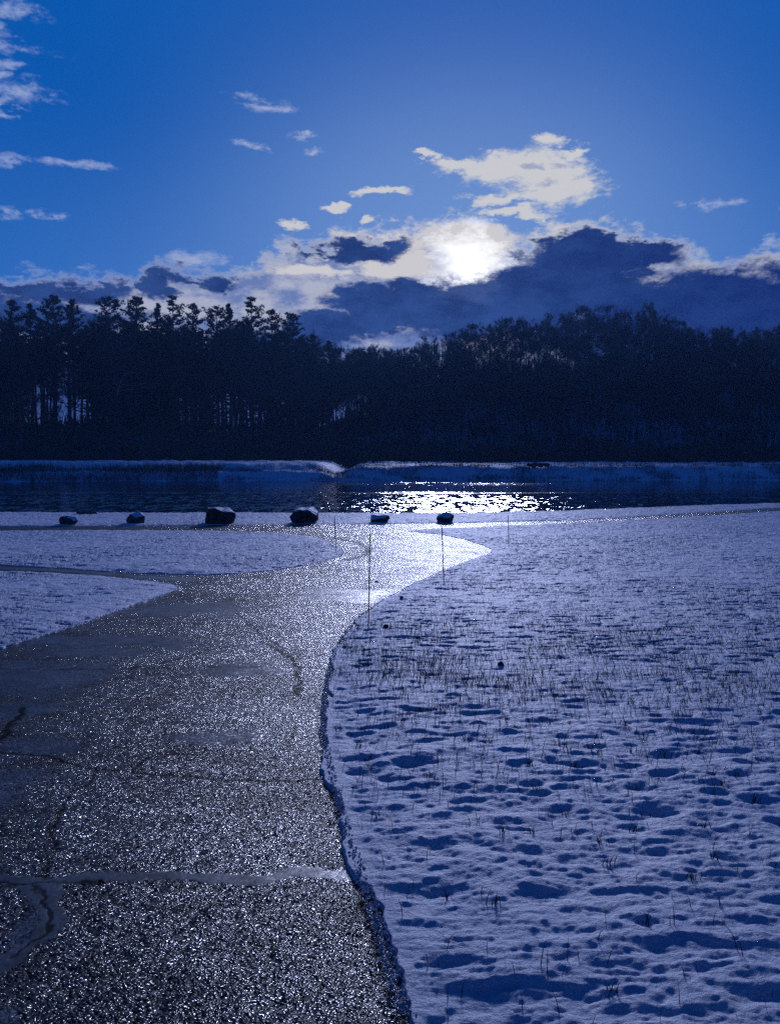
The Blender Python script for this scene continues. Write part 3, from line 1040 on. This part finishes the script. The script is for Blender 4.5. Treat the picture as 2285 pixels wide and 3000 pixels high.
# rest of the pine wood
for i in range(125):
    px = rng.uniform(-260, 930)
    d = rng.uniform(316, 352)
    x, y = spot(px, d)
    py = np.interp(px, prof_px, prof_py) + abs(rng.normal(0, 45)) + 40
    plant('pine', int(rng.integers(0, 5)), x, y, ztop(py, d), 'tall dark pine in the shaded wood below the pine skyline', 'pines of the wood', rng.uniform(1.1, 1.6))
for i in range(75):
    px = rng.uniform(270, 960) if i > 14 else rng.uniform(-250, 90)
    d = rng.uniform(345, 372)
    x, y = spot(px, d)
    plant('pine', 2, x, y, ztop(rng.uniform(1040, 1200), d), 'low dark young pine closing the gaps behind the pine trunks', 'young pines behind the trunks', rng.uniform(1.6, 2.4))
# leafless wood on the hill
for i in range(90):
    px = 895 + 18.4 * i + rng.uniform(-7, 7)
    d = rng.uniform(398, 424)
    x, y = spot(px, d)
    py = np.interp(px, prof_px, prof_py) + abs(rng.normal(0, 6)) + 6 * math.sin(i * 0.9)
    plant('bare', i % 4, x, y, ztop(py, d), 'leafless dark tree on the crest of the wooded hill', 'bare trees on the crest', rng.uniform(0.75, 1.0))
for i in range(165):
    px = rng.uniform(880, 2560)
    d = 300 + 95 * (i / 165.0) + rng.uniform(-4, 4)
    x, y = spot(px, d)
    zt = gz(x, y) + rng.uniform(24, 36)
    py = max(np.interp(px, prof_px, prof_py) + 14, 1340 - (zt - EYE) / y * F)
    plant('bare', i % 4, x, y, ztop(py, d), 'leafless dark tree among the bare wood across the lake', 'bare trees of the wood', rng.uniform(0.9, 1.3))
# leafless trees mixed into the pines
for i in range(40):
    px = rng.uniform(-200, 900)
    d = rng.uniform(306, 350)
    x, y = spot(px, d)
    plant('bare', i % 4, x, y, ztop(rng.uniform(920, 1120), d), 'leafless tree mixed in between the dark pines', 'bare trees among the pines', 1.0)
for px, py, lab in [(2105, 955, 'dark evergreen on the skyline second from the right edge'), (2205, 958, 'dark evergreen on the skyline near the right edge'), (2270, 966, 'dark evergreen cut by the right edge of the photo')]:
    x, y = spot(px, 415)
    plant('pine', 2, x, y, ztop(py, 415), lab, 'evergreens at the right end', 1.2)

# undergrowth between the trunks and reeds on the far bank (countless)
n = 130000
ux = rng.uniform(-190, 260, n)
uy = 185 + rng.uniform(0, 1, n) ** 0.8 * 215
uz = ground_z(ux, uy)
hm = 2.0 + (9.0 - 4.5 * sst(ux, -30, 0)) * sst(fbm(ux * 0.12, uy * 0.12, 3, 131), -0.4, 0.6) + 14 * sst(uy, 370, 395) * sst(ux, -30, 0)
blades('undergrowth', ux, uy, uz, rng.uniform(0.3, 1, n) * hm, 0.26, 0.25, BRUSH, 'tangled dark undergrowth between the trunks across the lake', cat='undergrowth')
n = 60000
ux = rng.uniform(-110, 130, n)
fs = far_shore(ux)
dd_ = rng.uniform(0, 9, n)
left = ux < -30
dens = np.where(left, 0.9 * sst(fbm(ux * 0.15, dd_ * 0.5, 3, 143), -0.6, 0.1), 0.8 * sst(fbm(ux * 0.3, dd_ * 0.6, 4, 141), -0.2, 0.4) + 0.6 * (dd_ < 0.9) * sst(fbm(ux * 0.6, dd_ * 0, 2, 142), -0.3, 0.3))
kp = rng.uniform(0, 1, n) < dens
ux, uy = ux[kp], (fs + dd_)[kp]
blades('reeds', ux, uy, ground_z(ux, uy), rng.uniform(0.25, 0.8, len(ux)) * np.where(ux < -30, 1.5, 1), 0.05, 0.4, BRUSH, 'dry reeds and weeds along the snowy far bank', cat='reeds')


# ------------------------------------------------------------------ boulders along the shore road
def boulder(px, base_py, wpx, hpx, seed, shape, label):
    x, y = at(px, base_py)
    sc = y / F
    w, h = wpx * sc * 1.06, hpx * sc * 1.04
    import bmesh
    g = np.random.default_rng(seed)
    bm = bmesh.new()
    bmesh.ops.create_icosphere(bm, subdivisions=5, radius=1.0)
    # hewn look: clip by random planes, then roughen
    planes = [(Vector(g.normal(0, 1, 3)).normalized(), g.uniform(0.60, 0.86)) for _ in range(20)]
    planes.append((Vector((0, 0, 1)), shape.get('top', 0.85)))
    planes += shape.get('planes', [])
    off = g.uniform(0, 50)
    for v in bm.verts:
        p = v.co.copy()
        for nrm, d in planes:
            e = p.dot(nrm) - d
            if e > 0:
                p -= nrm * e * 0.99
        v.co = p
    co = np.array([v.co[:] for v in bm.verts])
    ex_ = np.abs(co[:, 0]).max()
    nz = fbm(co[:, 0] * 2.2 + off, co[:, 1] * 2.2 + co[:, 2] * 2.7, 5, seed) * 0.035
    zmin, zmax = co[:, 2].min(), co[:, 2].max()
    for i, v in enumerate(bm.verts):
        v.co *= 1 + nz[i]
        v.co.x *= w / 2 / ex_
        v.co.y *= w / 2 * 0.9 / ex_
        v.co.z = (v.co.z - zmin) / (zmax - zmin) * h * 1.30 - 0.28 * h
    root = empty('boulder', (x, y, gz(x, y)))
    me = bpy.data.meshes.new('stone')
    bm.to_mesh(me)
    for p in me.polygons:
        p.use_smooth = True
    me.materials.append(ROCK)
    o = bpy.data.objects.new('stone', me)
    col.objects.link(o)
    o.parent = root
    # snow lying on the upward faces
    bm.normal_update()
    lim = 0.72
    for v in bm.verts:
        kx = 0.03 + 0.02 * math.sin(v.co.x * 9 + seed)
        q = max(0.0, min(1.0, (v.normal.z - lim + 0.12) / 0.12)) if v.co.z > h * 0.45 else 0.0
        v.co += Vector((0, 0, 1)) * (kx * q - 0.02 * (1 - q))
    dl = [fc_ for fc_ in bm.faces if fc_.normal.z < lim - 0.15 or fc_.calc_center_median().z < h * 0.42]
    bmesh.ops.delete(bm, geom=dl, context='FACES')
    if bm.faces:
        ms = bpy.data.meshes.new('snow_cap')
        bm.to_mesh(ms)
        for p in ms.polygons:
            p.use_smooth = True
        ms.materials.append(SNOW)
        so = bpy.data.objects.new('snow_cap', ms)
        col.objects.link(so)
        so.parent = root
    bm.free()
    tag(root, label, 'boulder', 'boulders along the lakeside road')
    return root


boulder(200, 1538, 58, 25, 1, {}, 'small low boulder at the left end of the row by the lake')
boulder(404, 1535, 60, 30, 2, {}, 'small rounded boulder, second from the left in the row')
boulder(643, 1535, 92, 44, 3, {'top': 0.75}, 'largest boulder, wide and humped with a snowy top')
boulder(889, 1533, 80, 42, 4, {'top': 0.7, 'planes': [(Vector((-0.85, 0, 0.5)).normalized(), 0.62), (Vector((1, 0, 0)), 0.75)]}, 'blocky boulder with a slanted left side and snowy flat top')
boulder(1112, 1531, 56, 20, 5, {'top': 0.6, 'planes': [(Vector((1, 0, 0)), 0.75)]}, 'low flat oblong boulder near the bend of the road')
boulder(1302, 1531, 54, 28, 6, {}, 'rounded boulder in the sun glitter at the right end of the row')


# ------------------------------------------------------------------ marker stakes
def stake(px, base_py, top_px, top_py, label, dia=0.012):
    x, y = at(px, base_py)
    z = gz(x, y) - 0.06
    xr, yr, zr = ray(top_px, top_py)
    t = y / yr
    tb = Tubes()
    tpz = EYE + zr * t
    p0, p1 = np.array([0, 0, 0.0]), np.array([xr * t - x, 0, tpz - z])
    pts = np.array([p0 + (p1 - p0) * u for u in (0, .33, .66, .97, 1.0)])
    tb.tube(pts, np.array([1, 1, 1, 1, 0.55]) * dia / 2, 8)
    o = tb.build('marker_stake', POLE, None, True)
    o.location = (x, y, z)
    tag(o, label, 'marker stake', 'marker stakes beside the path')


stake(1079, 1852, 1084, 1563, 'tallest thin marker stake at the inner bend of the path', 0.014)
stake(1301, 1715, 1294, 1542, 'thin marker stake standing against the bright wet bend', 0.02)
stake(984, 1620, 980, 1510, 'thin marker stake at the rounded tip of the snow island', 0.026)
stake(1490, 1598, 1488, 1510, 'farthest thin marker stake in the snow right of the bend', 0.028)


# ------------------------------------------------------------------ loose small things
def lump(name, px, py, wpx, hpx, m, label, cat, seed, group=None):
    x, y = at(px, py)
    sc = y / F
    g = np.random.default_rng(seed)
    nu, nv = 14, 9
    th = np.linspace(0, 2 * np.pi, nu, endpoint=False)
    ph = np.linspace(-0.4, np.pi / 2, nv)
    V_ = []
    for q in ph:
        for a in th:
            r = (1 + 0.35 * math.sin(a * 3 + seed) * math.cos(q) + g.uniform(-.1, .1)) * math.cos(q) ** 0.7 if q < np.pi / 2 - 0.01 else 0
            V_.append((r * math.cos(a) * wpx * sc / 2, r * math.sin(a) * wpx * sc / 2.4, math.sin(q) * hpx * sc))
    i = np.arange(nv - 1)[:, None] * nu
    j = np.arange(nu)[None]
    q_ = np.stack([i + j, i + (j + 1) % nu, i + nu + (j + 1) % nu, i + nu + j], -1).reshape(-1, 4)
    o = np_mesh(name, V_, q_, m, False)
    sfc = float(surf(np.array([x]), np.array([y]))[0]) if float(snow_sd(np.array([x]), np.array([y]))[0]) > 0 else gz(x, y)
    o.location = (x, y, sfc)
    return tag(o, label, cat, group)


lump('stone', 1466, 1966, 17, 12, ROCK, 'dark pointed stone sticking out of the snow field', 'stone', 3, 'loose stones')
lump('stone', 1132, 1852, 16, 9, ROCK, 'dark rounded stone beside the tallest stake', 'stone', 5, 'loose stones')
lump('stone', 1102, 1706, 10, 4, ROCK, 'small flat dark stone lying on the wet asphalt', 'stone', 8, 'loose stones')
lump('stone', 1176, 1760, 10, 7, ROCK, 'tiny dark stone at the snow edge above the tallest stake', 'stone', 9, 'loose stones')

# drift log on the shore
def log(px, py, wpx, rpx, label, m, z0=None, tilt=0.0):
    x, y = at(px, py)
    if z0 is not None:
        x, y = onplane(px, py, z0)
    sc = y / F
    tb = Tubes()
    n = 12
    pts = [((i / (n - 1) - .5) * wpx * sc, 0.1 * math.sin(i), rpx * sc * 0.7 + 0.03 * math.sin(i * 1.7)) for i in range(n)]
    rad = [rpx * sc * (0.1 if i in (0, n - 1) else 0.8 + 0.2 * math.sin(i * 2.1)) for i in range(n)]
    tb.tube(pts, rad, 8)
    o = tb.build('log', m, None, True)
    o.location = (x, y, gz(x, y) + 0.04)
    o.rotation_euler = (0, 0, tilt)
    tag(o, label, 'log')


log(256, 1509, 66, 4, 'dark drift log lying on the snowy shore behind the left boulders', BARK)
log(1576, 1393, 70, 7, 'dark log on the snowy slope of the far bank', BARK, 0.7)

# pale dead limbs in the wood
def dead(px, trunk_px, limbs, d, label):
    x0, y0 = spot(px, d)
    z0 = gz(x0, y0)
    root = empty('dead_tree', (x0, y0, z0))

    def conv(line):
        return [(spot(a, d)[0] - x0, 0.4 * math.sin(i * 2), ztop(b, d) - z0) for i, (a, b) in enumerate(line)]
    tb = Tubes()
    P_ = conv(trunk_px)
    tb.tube(P_, np.linspace(0.3, 0.2, len(P_)), 6)
    tb.build('trunk', BARK, root, True)
    for line, r in limbs:
        tb = Tubes()
        P_ = conv(line)
        tb.tube(P_, np.linspace(r, r * 0.35, len(P_)), 5)
        tb.build('limb', PALE, root, True)
    tag(root, label, 'dead tree')


dead(352, [(352, 1362), (350, 1290), (346, 1210), (347, 1158)],
     [([(347, 1158), (352, 1135), (358, 1120), (372, 1098), (384, 1090)], 0.17), ([(350, 1147), (380, 1141), (402, 1142), (430, 1134), (452, 1136), (480, 1127)], 0.07),
      ([(356, 1125), (380, 1128), (400, 1130), (440, 1122), (470, 1124), (490, 1116)], 0.07), ([(372, 1098), (395, 1090), (410, 1094), (428, 1088)], 0.06),
      ([(384, 1090), (396, 1078), (402, 1066)], 0.06), ([(372, 1098), (368, 1082), (360, 1072)], 0.05), ([(352, 1135), (340, 1118), (338, 1100)], 0.05)], 300, 'dark trunk with pale forked dead limbs in front of the pines')
dead(2052, [(2052, 1362), (2058, 1318), (2066, 1290)],
     [([(2066, 1290), (2085, 1266), (2110, 1252), (2145, 1244), (2175, 1252), (2195, 1263)], 0.10), ([(2145, 1244), (2120, 1256), (2095, 1258), (2080, 1264)], 0.06)], 296, 'pale bent bough arching in the dark wood at right')


# ------------------------------------------------------------------ thin winter haze over the lake
hm_, ht, hb, _o = mat('winter_haze')
ht.n.remove(hb)
vol = ht.new('ShaderNodeVolumePrincipled')
vol.inputs['Color'].default_value = (0.22, 0.48, 1.0, 1)
vol.inputs['Density'].default_value = 0.00022
vol.inputs['Anisotropy'].default_value = 0.3
ht.l.new(vol.outputs[0], ht.n['Material Output'].inputs['Volume'])
hx, hy0, hy1, hz0, hz1 = 3600, -3600, 3600, -5, 125
hv = [(a, b, c) for c in (hz0, hz1) for a, b in ((-hx, hy0), (hx, hy0), (hx, hy1), (-hx, hy1))]
hz = np_mesh('haze', hv, np.array([[0, 3, 2, 1], [4, 5, 6, 7], [0, 1, 5, 4], [1, 2, 6, 5], [2, 3, 7, 6], [3, 0, 4, 7]]), hm_)
tag(hz, kind='stuff')
S.cycles.volume_bounces = 0
